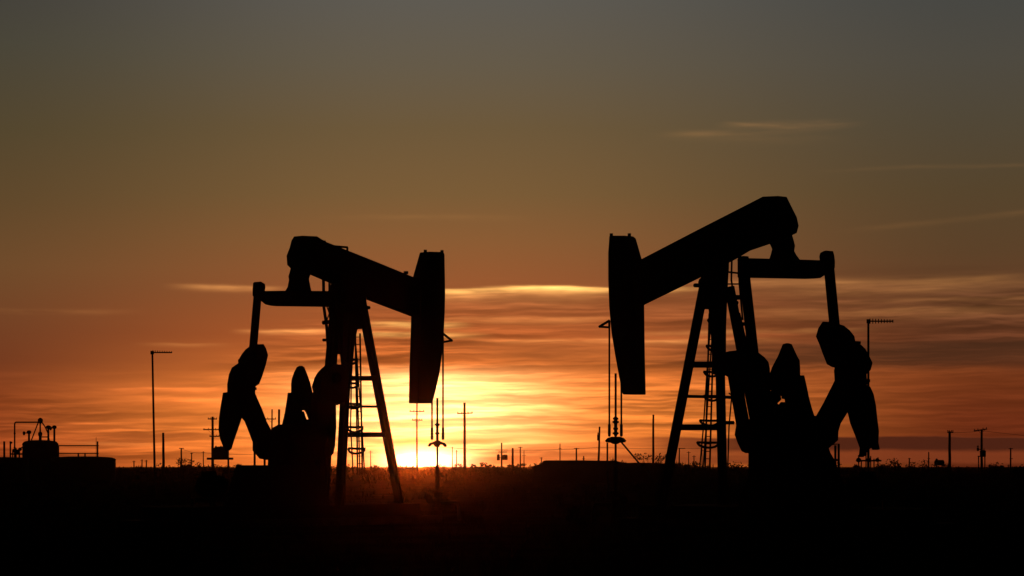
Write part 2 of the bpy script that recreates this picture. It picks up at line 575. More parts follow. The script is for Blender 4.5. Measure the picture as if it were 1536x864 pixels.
RIGHT = dict(
    px=1075, d=66.0, s=-1, label='larger black pumpjack with steeply tilted beam, beside darker sky', half=1.6,
    beam=[(1155, 295.5), (1180, 294.5), (1187, 308), (1196, 325), (1199, 338), (1196, 349), (1185, 354), (1155, 365), (1122, 375.5), (1100, 388), (1045, 415), (945, 461), (945, 396.5), (961, 389.5), (1050, 346)],
    beam_nubs=[],
    head=[(913.5, 354), (944, 354), (949, 357), (962, 389.5), (966.5, 450), (968, 530), (970, 592), (941.5, 592), (934, 566), (926, 535), (918, 500), (913, 460), (911, 420), (911, 380)],
    head_lugs=[(917, 354), (944, 354)],
    bracket=[(914, 481), (899, 490), (914, 491)],
    cables=[(914, 486, 655, 638, 0.2), (932, 560, 655, 638, -0.2)],
    rod_v=0.0,
    carrier=[(907, 661), (911, 657), (918, 655), (930, 655), (936, 657), (940, 661), (938, 663.5), (930, 664), (926, 666), (920, 666), (916, 664), (909, 663.5)],
    rod=(923.5, 560, 703), clamps=[(628, 6, 0.06), (643, 24, 0.05), (633, 5, 0.08), (650, 5, 0.07)],
    legs=[(1057, 425, -0.28, 1002.5, 705, -1.2, 15), (1077, 400, 0.28, 1083.5, 705, 1.2, 14.5),
          (1094, 430, -0.1, 1134, 640, 0.5, 15), (1106, 470, 0.2, 1150, 660, 0.9, 9)],
    braces=[(1040, 547, -0.5, 1084, 547, 0.5, 9), (1030, 594.5, -0.6, 1105, 596, 0.7, 4.5), (1019, 641, -0.8, 1084, 641, 0.8, 9)],
    cap=[(1047, 420), (1094, 382), (1094, 400), (1091, 450), (1089, 490), (1088.5, 562), (1075, 562), (1070, 500), (1066, 464), (1057, 464), (1052, 440)],
    saddle=[(1050, 412), (1080, 388), (1095, 382), (1094, 405), (1090, 425), (1075, 432), (1056, 432)],
    cap_pins=[(1042, 428, 1054, 428, 0.06), (1049, 422, 1052, 434, 0.04)],
    ladder=dict(path=((1067.5, 470), (1061, 705)), v=0.3, w=7, rungs=21,
                hoops=[(1062, 1076, 480, 0.4), (1060, 1076, 519, 0.4), (1056, 1076, 558, 0.5), (1056, 1077, 594, 0.5), (1050, 1077, 631, 0.5), (1046, 1077, 664, 0.5)],
                straps=[[(1066, 470), (1059, 560), (1054, 640), (1048, 705)], [(1069, 475), (1063, 560), (1058, 640), (1053, 705)], [(1092, 590), (1096, 594), (1092, 640), (1090, 705)]]),
    conduits=[([(1098, 378), (1097, 420), (1104, 470), (1110, 510)], 0.03), ([(1108, 378), (1109, 425), (1114, 480)], 0.03),
              ([(1092, 408), (1110, 410)], 0.03), ([(1092, 426), (1110, 426)], 0.025), ([(1094, 446), (1108, 446)], 0.08), ([(1096, 454), (1106, 454)], 0.06),
              ([(1072, 480), (1064, 480)], 0.06), ([(1104, 486), (1116, 486)], 0.06), ([(1086, 596), (1100, 597)], 0.04), ([(1086, 634), (1100, 634)], 0.06)],
    eq=(1113, 388, 1250, 418), eq_out=1243, eq_in=1108,
    eq_outline=[(1111, 387.5), (1170, 389), (1246, 391.5), (1240, 408), (1226, 417.5), (1212, 418), (1111, 416)],
    tail=[(1154, 358), (1188, 345), (1186, 352), (1189, 360), (1191.5, 368), (1190, 376), (1194, 382), (1201, 389.5), (1153, 389), (1156, 382), (1158.5, 374), (1154.5, 367)],
    pit_o=((1243, 396), (1253, 500)), pit_i=((1114, 388), (1131, 540)), pit_w=15.5,
    pit_head_o=[(1228, 385), (1231, 379.5), (1240, 377), (1248, 376), (1251.5, 383), (1253.5, 392), (1253, 402), (1236, 405), (1230, 395)],
    pit_head_i=[(1109, 385), (1123, 384), (1124, 412), (1109, 412)],
    inner_shift=(-110, 30),
    crank=[(1260, 535), (1290, 516), (1298, 523), (1304, 533), (1310, 544), (1306.7, 555), (1300, 561), (1301, 576), (1285, 600), (1268, 619), (1256.7, 635.6), (1253, 647), (1252.5, 660.5), (1240, 670), (1215, 690), (1205, 660), (1223, 627), (1237, 605), (1256, 571), (1255, 556)],
    cw_up=[(1222.8, 505), (1227.5, 492.5), (1236, 482.5), (1245.6, 484), (1262, 488), (1273, 495), (1281.7, 503.6), (1284.5, 514), (1285, 535), (1272, 553), (1254, 551), (1244, 546.7), (1237, 533), (1229, 516)],
    cw_low=[(1300, 577), (1304, 581), (1309.4, 591), (1313.6, 608), (1316, 627), (1319, 647), (1318, 663), (1320.5, 674), (1316, 675), (1312, 669), (1301, 674), (1291, 686), (1293, 672), (1284, 652), (1276, 635.6), (1272, 621.7), (1268, 612), (1282, 585)],
    cw_up_in=[(1078, 531), (1096, 527), (1128, 524), (1138.6, 531), (1145.6, 535.6), (1152.5, 542.5), (1155, 552), (1157, 585), (1140, 606), (1126, 580), (1090, 564), (1078, 560)],
    crank_in=[(1152, 612), (1152, 575), (1138, 556), (1126, 566), (1130, 620), (1140, 690), (1165, 690), (1160, 640)],
    cw_low_in=[(1090, 558), (1097, 591), (1102.5, 613), (1108, 638), (1105, 652), (1111, 665), (1119, 677), (1127, 680), (1126, 640), (1117, 604), (1111, 575), (1110, 558)],
    cw_bolts=[(1286, 514), (1300, 571)],
    gear=[(1124, 620), (1121, 640), (1121, 697), (1122, 735), (1255, 735), (1254, 691), (1245, 679), (1236, 660), (1234, 640), (1222, 624), (1160, 618), (1130, 600)],
    shaft=(1170, 664),
    guard=[(1201, 563), (1206, 563), (1209.4, 577), (1213.6, 597), (1218, 613), (1222, 624.5), (1226, 640), (1130, 640), (1125, 590), (1168, 585), (1171, 599), (1165, 605), (1168, 608), (1172, 603), (1176, 603), (1179, 607), (1178, 599), (1173.5, 598), (1172, 585)],
    guard_th=0.06,
    guard_top=[(1150, 572), (1158, 551), (1168, 534), (1176, 516), (1182, 514.7), (1187, 516), (1191, 524), (1197, 535.6), (1200, 540), (1201, 552), (1201, 575), (1196, 594), (1160, 594)],
    gear_u=-3.0,
    rail=[[(1258, 745), (1258, 666), (1242, 667)], [(1253, 745), (1253, 668)], [(1246, 690), (1258, 690)]],
    well_label='wellhead on the ground beside the low flat berm', well_top=0.55,
    stay=((931, 662), (1026, 775)), riser=(911, 664),
)

pumpjack(LEFT)
pumpjack(RIGHT)

# ------------------------------------------------------------------ poles
def insulators(mb, c, ex, xs, r=0.06, h=0.22):
    for x in xs:
        mb.lathe(c + ex * x, [(r * 0.4, 0), (r * 0.4, h * 0.3), (r, h * 0.35), (r, h * 0.6), (r * 0.5, h * 0.7), (r * 0.3, h)], 8)


def utility_pole(px, top, d, label, wpx=3.0, arms=(), lean=0.0, trans=(), group='utility poles along the horizon', bare=False, extra=None):
    f_ = foot(px - lean, d)
    t = at(px, top, d)
    root = thing('utility_pole' if not bare else 'wooden_post', f_, label, 'utility pole' if not bare else 'post', group)
    r = wpx / 2 / F * d
    base = f_ - Vector((0, 0, 0.3))
    mb = MB()
    pts = [base + (t - base) * (i / 6) + Vector((random.uniform(-1, 1) * 0.02, 0, 0)) for i in range(7)]
    mb.tube(pts, r * 1.15, 10, r * 0.85)
    mb.build('pole', WOOD, root)
    ex = Vector((math.cos(0.35), math.sin(0.35), 0))
    for (y, a, b, tilt) in arms:
        c = at(px, y, d)
        k = d / F / math.cos(0.35)
        aw = max(0.12, r * 0.7)
        mb = MB()
        off = Vector((0, -r - aw / 2, 0))
        p0 = c + ex * (a * k) + off + Vector((0, 0, -tilt / F * d / 2))
        p1 = c + ex * (b * k) + off + Vector((0, 0, tilt / F * d / 2))
        mb.beam(p0, p1, aw, aw * 1.15)
        arm = mb.build('crossarm', WOOD, root)
        for q in (0.04, 0.3, 0.7, 0.96) if d < 420 else ():
            mb = MB()
            insulators(mb, p0 + (p1 - p0) * q + Vector((0, 0, aw * 0.5)), ex, (0,), 0.05 + r * 0.15, 0.2)
            mb.build('insulator', CERAM, arm)
        for s_ in (a, b) if b - a > 12 else ():
            mb = MB()
            mb.beam(c + ex * (s_ * 0.55 * k) + off, c + off * 0.9 - Vector((0, 0, abs(s_) * 0.5 * k)), 0.05, 0.03)
            mb.build('arm_brace', GALV, arm)
    for (tx, ty, w_, h_) in trans:
        k = d / F
        c = at(tx, ty + h_ / 2, d) + Vector((0, -r - 0.2, 0))
        R_ = w_ / 2 * k
        H_ = h_ * k
        mb = MB()
        mb.lathe(c, [(R_ * 0.85, 0), (R_, H_ * 0.06), (R_, H_ * 0.85), (R_ * 0.8, H_ * 0.95), (R_ * 0.2, H_)], 16)
        mb.beam(c + Vector((0, 0.0, H_ * 0.5)), at(px, ty, d), 0.1, 0.12)
        tr = mb.build('transformer', IRON, root)
        for q in (-R_ * 0.4, R_ * 0.4):
            mb = MB()
            insulators(mb, c + Vector((0, 0, H_ * 0.9)), ex, (q,), 0.07, 0.35)
            mb.build('bushing', CERAM, tr)
    if extra:
        extra(root, d, t)
    return root


def bank_frame(root, d, t):
    for x in (1467.8, 1477.3):
        mb = MB()
        mb.beam(at(x, 684, d), Vector(((x - CX) / F * d, d, -0.2)), 0.13, 0.13)
        mb.build('leg', WOOD, root)
    mb = MB()
    mb.beam(at(1467, 684.5, d), at(1478, 684.5, d), 0.5, 0.14)
    mb.build('shelf', WOOD, root)


UP = utility_pole
UP(319, 625, 383, 'utility pole with three crossarms by the raised equipment platform', 4, [(628.5, -6.5, 6.5, 0), (644.5, -13, 12, 0), (654.5, -4, 10, 0)])
UP(408, 614, 330, 'thin utility pole with one crossarm, seen between the smaller pumpjack and its outer crank', 2.4, [(628.5, -11, 6, 0)])
UP(418.5, 614, 335, 'plain thick pole close beside the single crossarm pole', 4, bare=True, group=None)
UP(625.5, 592, 322, 'utility pole with two thin crossarms rising out of the sun glare', 2.6, [(617, -11, 11, 0), (630, -7, 8, 0)])
UP(697, 604, 310, 'tall utility pole with one crossarm, just past the sun beside the carrier bar', 4.2, [(620, -11, 12, 1)])
UP(752.5, 664, 600, 'utility pole with crossarm and two transformers above low shrubs', 2.6, [(675, -9, 9, 0), (678, -5, 8, 0)], trans=[(747.5, 686, 4.5, 9), (757.5, 686, 8, 8)])
UP(769, 672, 480, 'short thick post next to the transformer pole', 3.6, bare=True, group=None)
UP(780.5, 670, 620, 'slim pole with a small top crossarm, near the short thick post', 1.9, [(671, -3.5, 3.5, 0)])
UP(840, 665, 560, 'thin bare pole standing at the start of the flat berm', 1.6, [(673, -2, 2, 0)])
UP(864.5, 672, 500, 'stout tapered pole with a tiny crossarm behind the flat berm', 2.6, [(673, -3.5, 4, 0)])
UP(899.5, 640, 306, 'leaning pole with a lump halfway up, beside the hanging carrier bar', 3.2, lean=2.5, trans=[(897.5, 656, 4, 10)])
UP(980, 622, 368, 'tall bare pole between the carrier bar and the larger pumpjack post', 3.4)
UP(1424.5, 647, 260, 'thick pole with a tiny top crossarm, beside the low rounded tank on the horizon', 4.2, [(648.5, -4, 5, 0)])
UP(1472.5, 644, 300, 'pole with tilted crossarm and transformer bank on a frame', 3.6, [(645, -13, 8, 3)], trans=[(1473.5, 680, 9, 10), (1466, 674, 3.5, 5)], extra=bank_frame)
UP(1516, 672, 500, 'small pole near the picture edge past the transformer bank', 2.4, [(673, -3.5, 3.5, 0), (688, -2, 3, 0)])
UP(1393, 678, 700, 'short thin pole just before the low rounded tank', 2.0, [(688, -2, 2, 0)])
UP(1364, 687, 900, 'tiny distant pole past the outer crank of the larger pumpjack', 2.0, [(688, -2, 2, 0)])
UP(272, 672, 520, 'short pole with flat cap on the small earth mound', 2.6, [(672.5, -3, 4, 0)])
UP(287.5, 679, 560, 'slender pole on the slope of the small earth mound', 1.8, [(680, -2, 2, 0)])
UP(305, 677, 620, 'slender pole between the earth mound and the three-armed pole', 1.6, [(679, -2.5, 2.5, 0)])
UP(245, 649, 210, 'plain thick wooden post beside the tall antenna mast', 4, bare=True, group=None)
UP(201, 691, 1100, 'tiny distant pole between the storage tanks and the antenna mast', 1.8, [(692.5, -2, 2, 0)])
UP(213, 689, 1000, 'first of two tiny distant poles standing close together past the tanks', 1.8, [(691, -2, 2, 0)])
UP(219.5, 690, 1020, 'second of two tiny distant poles, the one nearer the antenna mast', 2.0, [(691.5, -2.5, 2.5, 0)])
UP(678.5, 670, 700, 'thin distant pole with small arm between the carrier bar and the tall crossarm pole', 1.3, [(672, -2, 3, 0)])
UP(685, 675, 760, 'shorter thin distant pole right next to the tall crossarm pole', 1.6, [(677, -2, 2, 0)])
UP(786, 676, 900, 'faint far pole beside the slim small-armed pole', 1.2, [(683, -3, 3, 0)])
UP(1019, 672, 520, 'distant pole seen between the legs of the larger pumpjack, touching its outer leg', 2.0, [(672.5, -1, 9, 0)])
UP(1033, 677, 640, 'slim distant pole in the middle between the legs of the larger pumpjack', 1.5, [(679, -3, 3, 0)])
UP(1053, 673, 700, 'thin distant pole close to the ladder of the larger pumpjack', 1.3, [(676, -2, 4, 0)])
UP(1041, 683, 800, 'tiny distant pole seen between the legs below the lowest brace', 1.6, [(685, -3, 3, 0)])
UP(812, 686, 900, 'very small far pole where the flat berm begins', 1.6, [(687, -2.5, 2.5, 0)])
UP(875.5, 684, 760, 'short stubby far pole on the flat berm skyline', 2.2, [(688, -2, 2, 0)])
UP(556, 676, 820, 'tiny pole seen between the legs of the smaller pumpjack', 1.4, [(678, -3, 3, 0)])

# power lines strung between poles
def wire(pts, sag, label, r=0.035):
    mb = MB()
    out = []
    for a, b in zip(pts[:-1], pts[1:]):
        for i in range(13):
            t = i / 12
            p = a.lerp(b, t)
            p.z -= sag * 4 * t * (1 - t)
            out.append(p)
    mb.tube(out, r, 5)
    tag(mb.build('power_line', CABLE), label, 'power line', 'power lines across the horizon')

wire([at(1424, 648, 260), at(1472, 646, 300), at(1700, 668, 300)], 0.12, 'thin wire running past the pole with the transformer bank', 0.02)
wire([at(640, 668, 600), at(752, 675, 600), at(900, 671, 600), at(1060, 672, 640)], 0.3, 'long thin wire through the pole with two transformers', 0.045)
wire([at(272, 673, 520), at(305, 679, 620), at(408, 680, 640)], 0.4, 'thin wire from the flat capped pole on the mound', 0.04)


# ------------------------------------------------------------------ antenna masts
def mast(px, top, d, boom, label, lean, up_only=False):
    f_ = foot(px + lean, d)
    root = thing('antenna_mast', f_, label, 'antenna mast', 'antenna masts beside the pumpjacks')
    t = at(px, top, d)
    mb = MB()
    base = f_ - Vector((0, 0, 0.3))
    mb.tube([base, base.lerp(t, 0.5), t], 0.062, 10, 0.05)
    mb.build('mast', GALV, root)
    k = d / F
    z = -1.0 / F * d
    mb = MB()
    a, b = t + Vector((-2 * k, -0.1, z)), t + Vector((boom * k, -0.1, z))
    mb.tube([a, b], 0.032, 8)
    bm = mb.build('boom', GALV, root)
    n = 9
    for i in range(n):
        q = a.lerp(b, 0.1 + 0.88 * i / (n - 1))
        h = (0.12 - 0.006 * i)
        mb = MB()
        mb.tube([q + Vector((0, 0, -h * (0.25 if up_only else 1))), q + Vector((0, 0, h))], 0.022, 6)
        mb.build('element', GALV, bm)
    mb = MB()
    mb.beam(t + Vector((0, -0.05, z - 0.09)), t + Vector((0, -0.05, z + 0.09)), 0.16, 0.16)
    mb.build('clamp', IRON, root)

mast(228.5, 528, 120, 30, 'tall slim antenna mast with short horizontal boom by the storage tanks', 4.5, True)
mast(1302.5, 481, 104, 37, 'tall antenna mast with a many-toothed boom behind the outer crank of the larger pumpjack', 0)


# ------------------------------------------------------------------ tank battery
TD = 260.0
def tank(px0, px1, py_top, py_sh, d, label, extra=0.0):
    cx = (px0 + px1) / 2
    f_ = foot(cx, d)
    R_ = (px1 - px0) / 2 / F * d
    hs = EYE + (HY - py_sh) / F * d - f_.z
    ht = EYE + (HY - py_top) / F * d - f_.z
    root = thing('storage_tank', f_, label, 'storage tank', 'oil storage tanks in a row')
    mb = MB()
    prof = [(R_, -0.2)]
    nb = 5
    for i in range(nb):
        z0 = hs * i / nb
        prof += [(R_ + 0.02, z0 + 0.03), (R_ + 0.02, z0 + 0.07), (R_, z0 + 0.1)]
    prof += [(R_, hs)]
    mb.lathe(f_, prof, 48)
    mb.build('shell', TANKM, root)
    mb = MB()
    mb.lathe(f_, [(R_ + 0.04, hs - 0.04), (R_ + 0.04, hs + 0.03), (R_ * 0.97, hs + (ht - hs) * 0.35), (R_ * 0.9, hs + (ht - hs) * 0.62), (R_ * 0.75, hs + (ht - hs) * 0.8), (R_ * 0.45, hs + (ht - hs) * 0.95), (0.02, ht)], 48)
    mb.build('roof', TANKM, root)
    mb = MB()
    mb.lathe(f_ + Vector((0, -R_ + 0.02, 0.7)), [(0.3, 0), (0.3, 0.08), (0.05, 0.09)], 16, Vector((0, -1, 0)))
    mb.build('manway', IRON, root)
    return root, f_, hs, ht

tank(34, 87, 660, 666.5, TD, 'taller round storage tank with pipework on its roof')
tank(76, 173, 684.5, 689.5, 248, 'low wide round tank under the handrail walkway')
tank(-70, 42, 685.5, 687.5, 250, 'low wide round tank at the picture edge in front of the taller tank')

def T(px, py, dy=0.0):
    return at(px, py, TD + dy)

root = thing('overhead_pipe', foot(22, TD - 1), 'tall bent pipe frame standing beside and over the taller tank', 'pipework')
mb = MB()
mb.tube([T(22, 716, -1), T(22, 636, -1), T(22.8, 633.8, -1), T(24, 633.3, -1), T(58, 633.3, -1)], 0.085, 10)
mb.build('pipe', GALV, root)
for yy in (650, 671):
    mb = MB()
    mb.lathe(T(22, yy, -1), [(0.12, -0.06), (0.12, 0.06)], 12)
    mb.build('flange', IRON, root)

root = thing('roof_vent_stack', T(60.5, 661), 'braced vent stack with round cap in the middle of the taller tank roof', 'vent stack')
mb = MB()
mb.lathe(T(60.3, 662), [(0.22, 0), (0.17, 0.05), (0.17, 0.6), (0.24, 0.65), (0.24, 0.95), (0.15, 1.05), (0.1, 1.1), (0.08, 2.0)], 14)
mb.build('vent_pipe', GALV, root)
mb = MB()
mb.lathe(T(60.5, 634.5), [(0.05, -0.1), (0.2, 0.0), (0.3, 0.2), (0.28, 0.42), (0.15, 0.55), (0.02, 0.6)], 16)
mb.build('cap', IRON, root)
for pl in ([T(57.5, 633.5), T(53, 645), T(47, 660.5)], [T(63, 633.5), T(67.5, 640), T(72, 650), T(74, 661)], [T(61, 655.5), T(74, 655.5)]):
    mb = MB()
    mb.tube(pl, 0.07, 8)
    mb.build('brace', GALV, root)

def lamp_post(px, py, foot_y, bx, label, r=0.2):
    r *= 1.15
    root = thing('relief_valve', T(px, foot_y), label, 'relief valve', 'relief valves on the tank roof')
    mb = MB()
    mb.tube([T(px, foot_y + 0.5), T(px, py)], 0.12, 8)
    mb.build('pipe', GALV, root)
    mb = MB()
    mb.lathe(T(px, py + 2.5), [(0.1, 0), (r, 0.06), (r * 1.2, 0.2), (r, 0.35), (0.06, 0.42)], 12)
    mb.build('valve_body', IRON, root)
    if bx:
        mb = MB()
        a, b = T(px, py + 1), T(bx, py + 1)
        mb.tube([a, b], 0.06, 8)
        mb.lathe(b - Vector((0, 0, 0.15)), [(0.05, -0.12), (0.14, 0), (0.16, 0.2), (0.08, 0.34)], 12)
        mb.build('side_valve', IRON, root)

lamp_post(43.5, 648.5, 662, 36, 'short relief valve with a side arm at the low end of the tank roof')
lamp_post(72.5, 641, 662, None, 'thick relief valve beside the braced vent stack', 0.22)
lamp_post(81.5, 641, 663, 76, 'relief valve at the walkway edge of the taller tank roof', 0.2)

root = thing('valve_manifold', foot(24, TD - 3), 'cluster of valves and pipes beside the taller tank', 'valve manifold')
for pl, r in (([(15.5, 716), (15.5, 662)], .09), ([(19, 716), (19, 676)], .07), ([(24, 716), (24, 672)], .09), ([(29, 716), (29, 673), (34, 671), (36, 667)], .09), ([(15, 681), (34, 681)], .09)):
    mb = MB()
    mb.tube([T(*q, -3) for q in pl], r, 8)
    mb.build('pipe', GALV, root)
for (x, y, r) in ((17, 664, 0.12), (22, 676, 0.26), (26, 678, 0.28), (30, 674, 0.2)):
    mb = MB()
    mb.lathe(T(x, y, -3), [(0.05, -r), (r, -r * 0.5), (r * 1.1, 0), (r, r * 0.5), (0.05, r)], 12)
    mb.build('valve', IRON, root)

root = thing('wooden_post', foot(6.5, TD - 6), 'thick post at the picture edge beside the valve cluster', 'post')
mb = MB()
mb.tube([T(6.5, 712, -6), T(6.3, 662, -6)], 0.13, 10, 0.11)
mb.build('post', WOOD, root)

root = thing('tank_walkway', foot(118, TD - 8), 'walkway with handrail along the top of the low wide tank', 'walkway')
mb = MB()
mb.beam(T(86, 686, -11), T(149, 686, -11), 0.8, 0.1)
mb.build('deck', GALV, root)
for (y, r) in ((668.5, 0.06), (680, 0.055)):
    mb = MB()
    mb.tube([T(87, y, -11), T(148, y, -11)], r, 8)
    mb.build('rail', GALV, root)
for (x, y, r) in ((88, 668, 0.06), (117.5, 680, 0.09), (127.5, 680, 0.08), (146.3, 662, 0.09), (144.2, 656, 0.025)):
    mb = MB()
    mb.tube([T(x, 687, -11), T(x, y, -11)], r, 8)
    mb.build('post', GALV, root)
for x in (90, 147):
    mb = MB()
    mb.tube([T(x, 686, -11), T(x, 715, -11)], 0.09, 8)
    mb.build('leg', GALV, root)

# ------------------------------------------------------------------ raised platform with cabinet
D = 150.0
root = thing('equipment_platform', foot(330, D), 'raised platform carrying a dark box under the outer crank of the smaller pumpjack', 'platform')
mb = MB()
mb.beam(at(311.5, 688, D), at(348.5, 688, D), 1.0, 0.14)
mb.build('deck', STEEL, root, bevel=0.01)
for x in (318.5, 342.5):
    for yy in (-0.35, 0.35):
        mb = MB()
        p = at(x, 689, D + yy)
        mb.beam(p, Vector((p.x, p.y, ground_z(p.x, p.y) - 0.2)), 0.11, 0.11)
        mb.build('leg', STEEL, root)
cab = thing('control_cabinet', at(331, 686.5, D), 'dark squat control box with lugs standing on the raised platform', 'control box')
mb = MB()
fx = [(321, 686.4), (321, 673), (323, 671), (326, 672), (328, 669.5), (331, 671), (333, 669.5), (336, 671.5), (339, 671), (342.5, 673), (342.5, 686.4)]
mb.prism([at(x, y, D) for x, y in fx], Vector((0, 0.75, 0)))
mb.build('housing', STEEL, cab, bevel=0.015)
for x in (324, 331.5, 339):
    mb = MB()
    mb.lathe(at(x, 673, D), [(0.07, 0), (0.09, 0.08), (0.05, 0.16), (0.02, 0.2)], 10)
    mb.build('lug', IRON, cab)

# ------------------------------------------------------------------ pipework under the outer crank of the larger unit
D = 96.0
root = thing('pipe_manifold', foot(1302, D), 'low cluster of pipes and valves under the outer crank of the larger pumpjack', 'pipework')
for (x, y) in ((1288, 684), (1292, 690), (1299, 682), (1306, 684), (1311, 688), (1317, 686)):
    mb = MB()
    mb.tube([at(x, 745, D), at(x, y, D)], 0.028, 6)
    mb.build('pipe', GALV, root)
for pl in ([at(1284, 691, D), at(1322, 691, D)], [at(1287, 684, D), at(1299, 681, D)]):
    mb = MB()
    mb.tube(pl, 0.04, 6)
    mb.build('header_pipe', GALV, root)
for (x, y, r) in ((1297, 681, 0.09), (1288, 690, 0.1), (1303, 690, 0.1), (1316, 690, 0.08)):
    mb = MB()
    mb.lathe(at(x, y, D), [(0.03, -r), (r, -r * 0.5), (r, r * 0.5), (0.03, r)], 10)
    mb.build('valve', IRON, root)

# low rounded tank on the far horizon
D = 420.0
root = thing('separator_tank', foot(1409, D), 'small rounded horizontal tank on legs on the far horizon', 'tank')
mb = MB()
c = at(1409, 694, D)
mb.lathe(c - Vector((0.85, 0, 0)), [(0.05, -0.1), (0.35, 0), (0.5, 0.15), (0.5, 1.55), (0.35, 1.7), (0.05, 1.8)], 20, Vector((1, 0, 0)))
mb.build('vessel', TANKM, root)
for dx in (-0.5, 0.5):
    mb = MB()
    mb.beam(c + Vector((dx, 0, 0)), Vector((c.x + dx, D, -0.2)), 0.15, 0.5)
    mb.build('leg', STEEL, root)
mb = MB()
mb.lathe(at(1405, 691, D), [(0.2, 0), (0.2, 0.3), (0.05, 0.4)], 10)
mb.build('hatch', IRON, root)

# ------------------------------------------------------------------ ground
def build_ground():
    rings = [0.0, 1.5, 3]
    r = 3.0
    while r < 9000:
        r *= 1.075
        rings.append(r)
    # finer columns towards +Y (the view)
    angs = []
    a = -180.0
    while a < 180:
        angs.append(a)
        a += 0.35 if abs(a) < 16 else (1.5 if abs(a) < 40 else 6)
    n = len(angs)
    vs, fs = [], []
    for r in rings:
        for a in angs:
            x, y = r * math.sin(math.radians(a)), r * math.cos(math.radians(a))
            vs.append((x, y, ground_z(x, y)))
    for i in range(len(rings) - 1):
        for k in range(n):
            k2 = (k + 1) % n
            fs.append((i * n + k, i * n + k2, (i + 1) * n + k2, (i + 1) * n + k)[::-1])
    me = bpy.data.meshes.new('ground')
    me.from_pydata(vs, [], fs)
    me.materials.append(SOIL)
    me.update()
    for p in me.polygons:
        p.use_smooth = True
    o = bpy.data.objects.new('ground', me)
    C.objects.link(o)
    o['kind'] = 'structure'

build_ground()

# flat earth berm
D = 230.0
mb = MB()
prof = [(800, 699.5), (806, 697.8), (812, 695.4), (816, 691.2), (819, 690.6), (868, 690.2), (922, 690.8), (930, 693), (944, 694.2), (958, 693.6), (975, 694.3), (1000, 694.8), (1012, 697)]
P0, P1, P2 = [], [], []
for i, (x, y) in enumerate(prof):
    p = at(x, y, D)
    P0.append(Vector((p.x, D - 3.2, -0.25)))
    P1.append(p + Vector((0, -0.9, -0.02 + 0.03 * math.sin(i * 2.1))))
    P2.append(p + Vector((0, 5.0, 0)))
P3 = [Vector((p.x, D + 9, -0.25)) for p in P0]
n = len(prof)
fs = []
for r in range(3):
    fs += [(r * n + i, r * n + i + 1, (r + 1) * n + i + 1, (r + 1) * n + i) for i in range(n - 1)]
mb.add(P0 + P1 + P2 + P3, fs)
o = mb.build('earth_berm', EARTH)
o['kind'] = 'structure'

# ------------------------------------------------------------------ shrubs
def leaf_clump(mb, c, r, n, s):
    for _ in range(n):
        d = Vector((random.gauss(0, 1), random.gauss(0, 1), random.gauss(0, 1)))
        d.normalize()
        p = c + Vector((d.x * r, d.y * r, d.z * r * 0.75)) * random.random() ** 0.5
        a = Vector((random.gauss(0, 1), random.gauss(0, 1), random.gauss(0, 1))).normalized()
        b = a.cross(Vector((random.random(), random.random(), random.random() + 0.1))).normalized()
        q = s * random.uniform(0.6, 1.4)
        mb.add([p - a * q, p + b * q * 0.5, p + a * q, p - b * q * 0.5], [(0, 1, 2, 3)])

def shrub(px, top, d, wpx, label):
    f_ = foot(px, d)
    h = EYE + (HY - top) / F * d - f_.z
    w_ = wpx / F * d
    root = thing('shrub', f_, label, 'shrub', 'mesquite shrubs on the skyline')
    st, cr = MB(), MB()
    for i in range(7):
        tip = f_ + Vector((random.uniform(-.5, .5) * w_, random.uniform(-.5, .5) * w_, h * random.uniform(0.55, 0.95)))
        mid = f_.lerp(tip, 0.5) + Vector((random.uniform(-.1, .1) * w_, 0, 0.08 * h))
        st.tube([f_ - Vector((0, 0, 0.1)), mid, tip], 0.04, 5, 0.012)
        leaf_clump(cr, tip - Vector((0, 0, 0.08 * h)), 0.2 * max(w_ * 0.8, h * 0.5), 60, 0.09 + 0.02 * w_)
        leaf_clump(cr, mid, 0.18 * max(w_, h), 40, 0.09 + 0.02 * w_)
    st.build('stem', BARK, root)
    cr.build('foliage', LEAF, root)

for a in (
    (355, 691, 190, 14, 'tallest bushy shrub beside the raised equipment platform'),
    (341, 697, 200, 10, 'low shrub just in front of the raised equipment platform'),
    (711, 695, 420, 8, 'small rounded shrub next to the tall crossarm pole beside the sun'),
    (724, 695.5, 430, 5, 'narrow upright shrub between two rounder ones near the tall crossarm pole'),
    (733, 694, 430, 9, 'round shrub midway from the tall crossarm pole to the transformer pole'),
    (743, 696, 440, 8, 'low shrub at the foot of the transformer pole, sun side'),
    (766, 695, 440, 10, 'wide shrub at the foot of the short thick post'),
    (773, 695.5, 440, 7, 'small shrub just past the short thick post'),
    (643, 697.5, 500, 5, 'tiny shrub on the glowing skyline beside the sun'),
    (560, 697, 480, 12, 'low wide shrub seen between the legs of the smaller pumpjack'),
    (276, 696.5, 400, 16, 'low spreading shrub on top of the small earth mound'),
    (1030, 697.5, 330, 14, 'low shrub seen between the front legs of the larger pumpjack'),
    (1345, 697.5, 380, 12, 'low shrub past the pipe cluster under the larger pumpjack'),
    (1440, 697.5, 420, 9, 'low shrub between the thick pole and the transformer bank'),
    (1500, 697, 400, 12, 'low shrub between the transformer bank and the last small pole'),
    (1100, 697.5, 330, 10, 'small shrub behind the inner leg of the larger pumpjack'),
):
    shrub(*a)

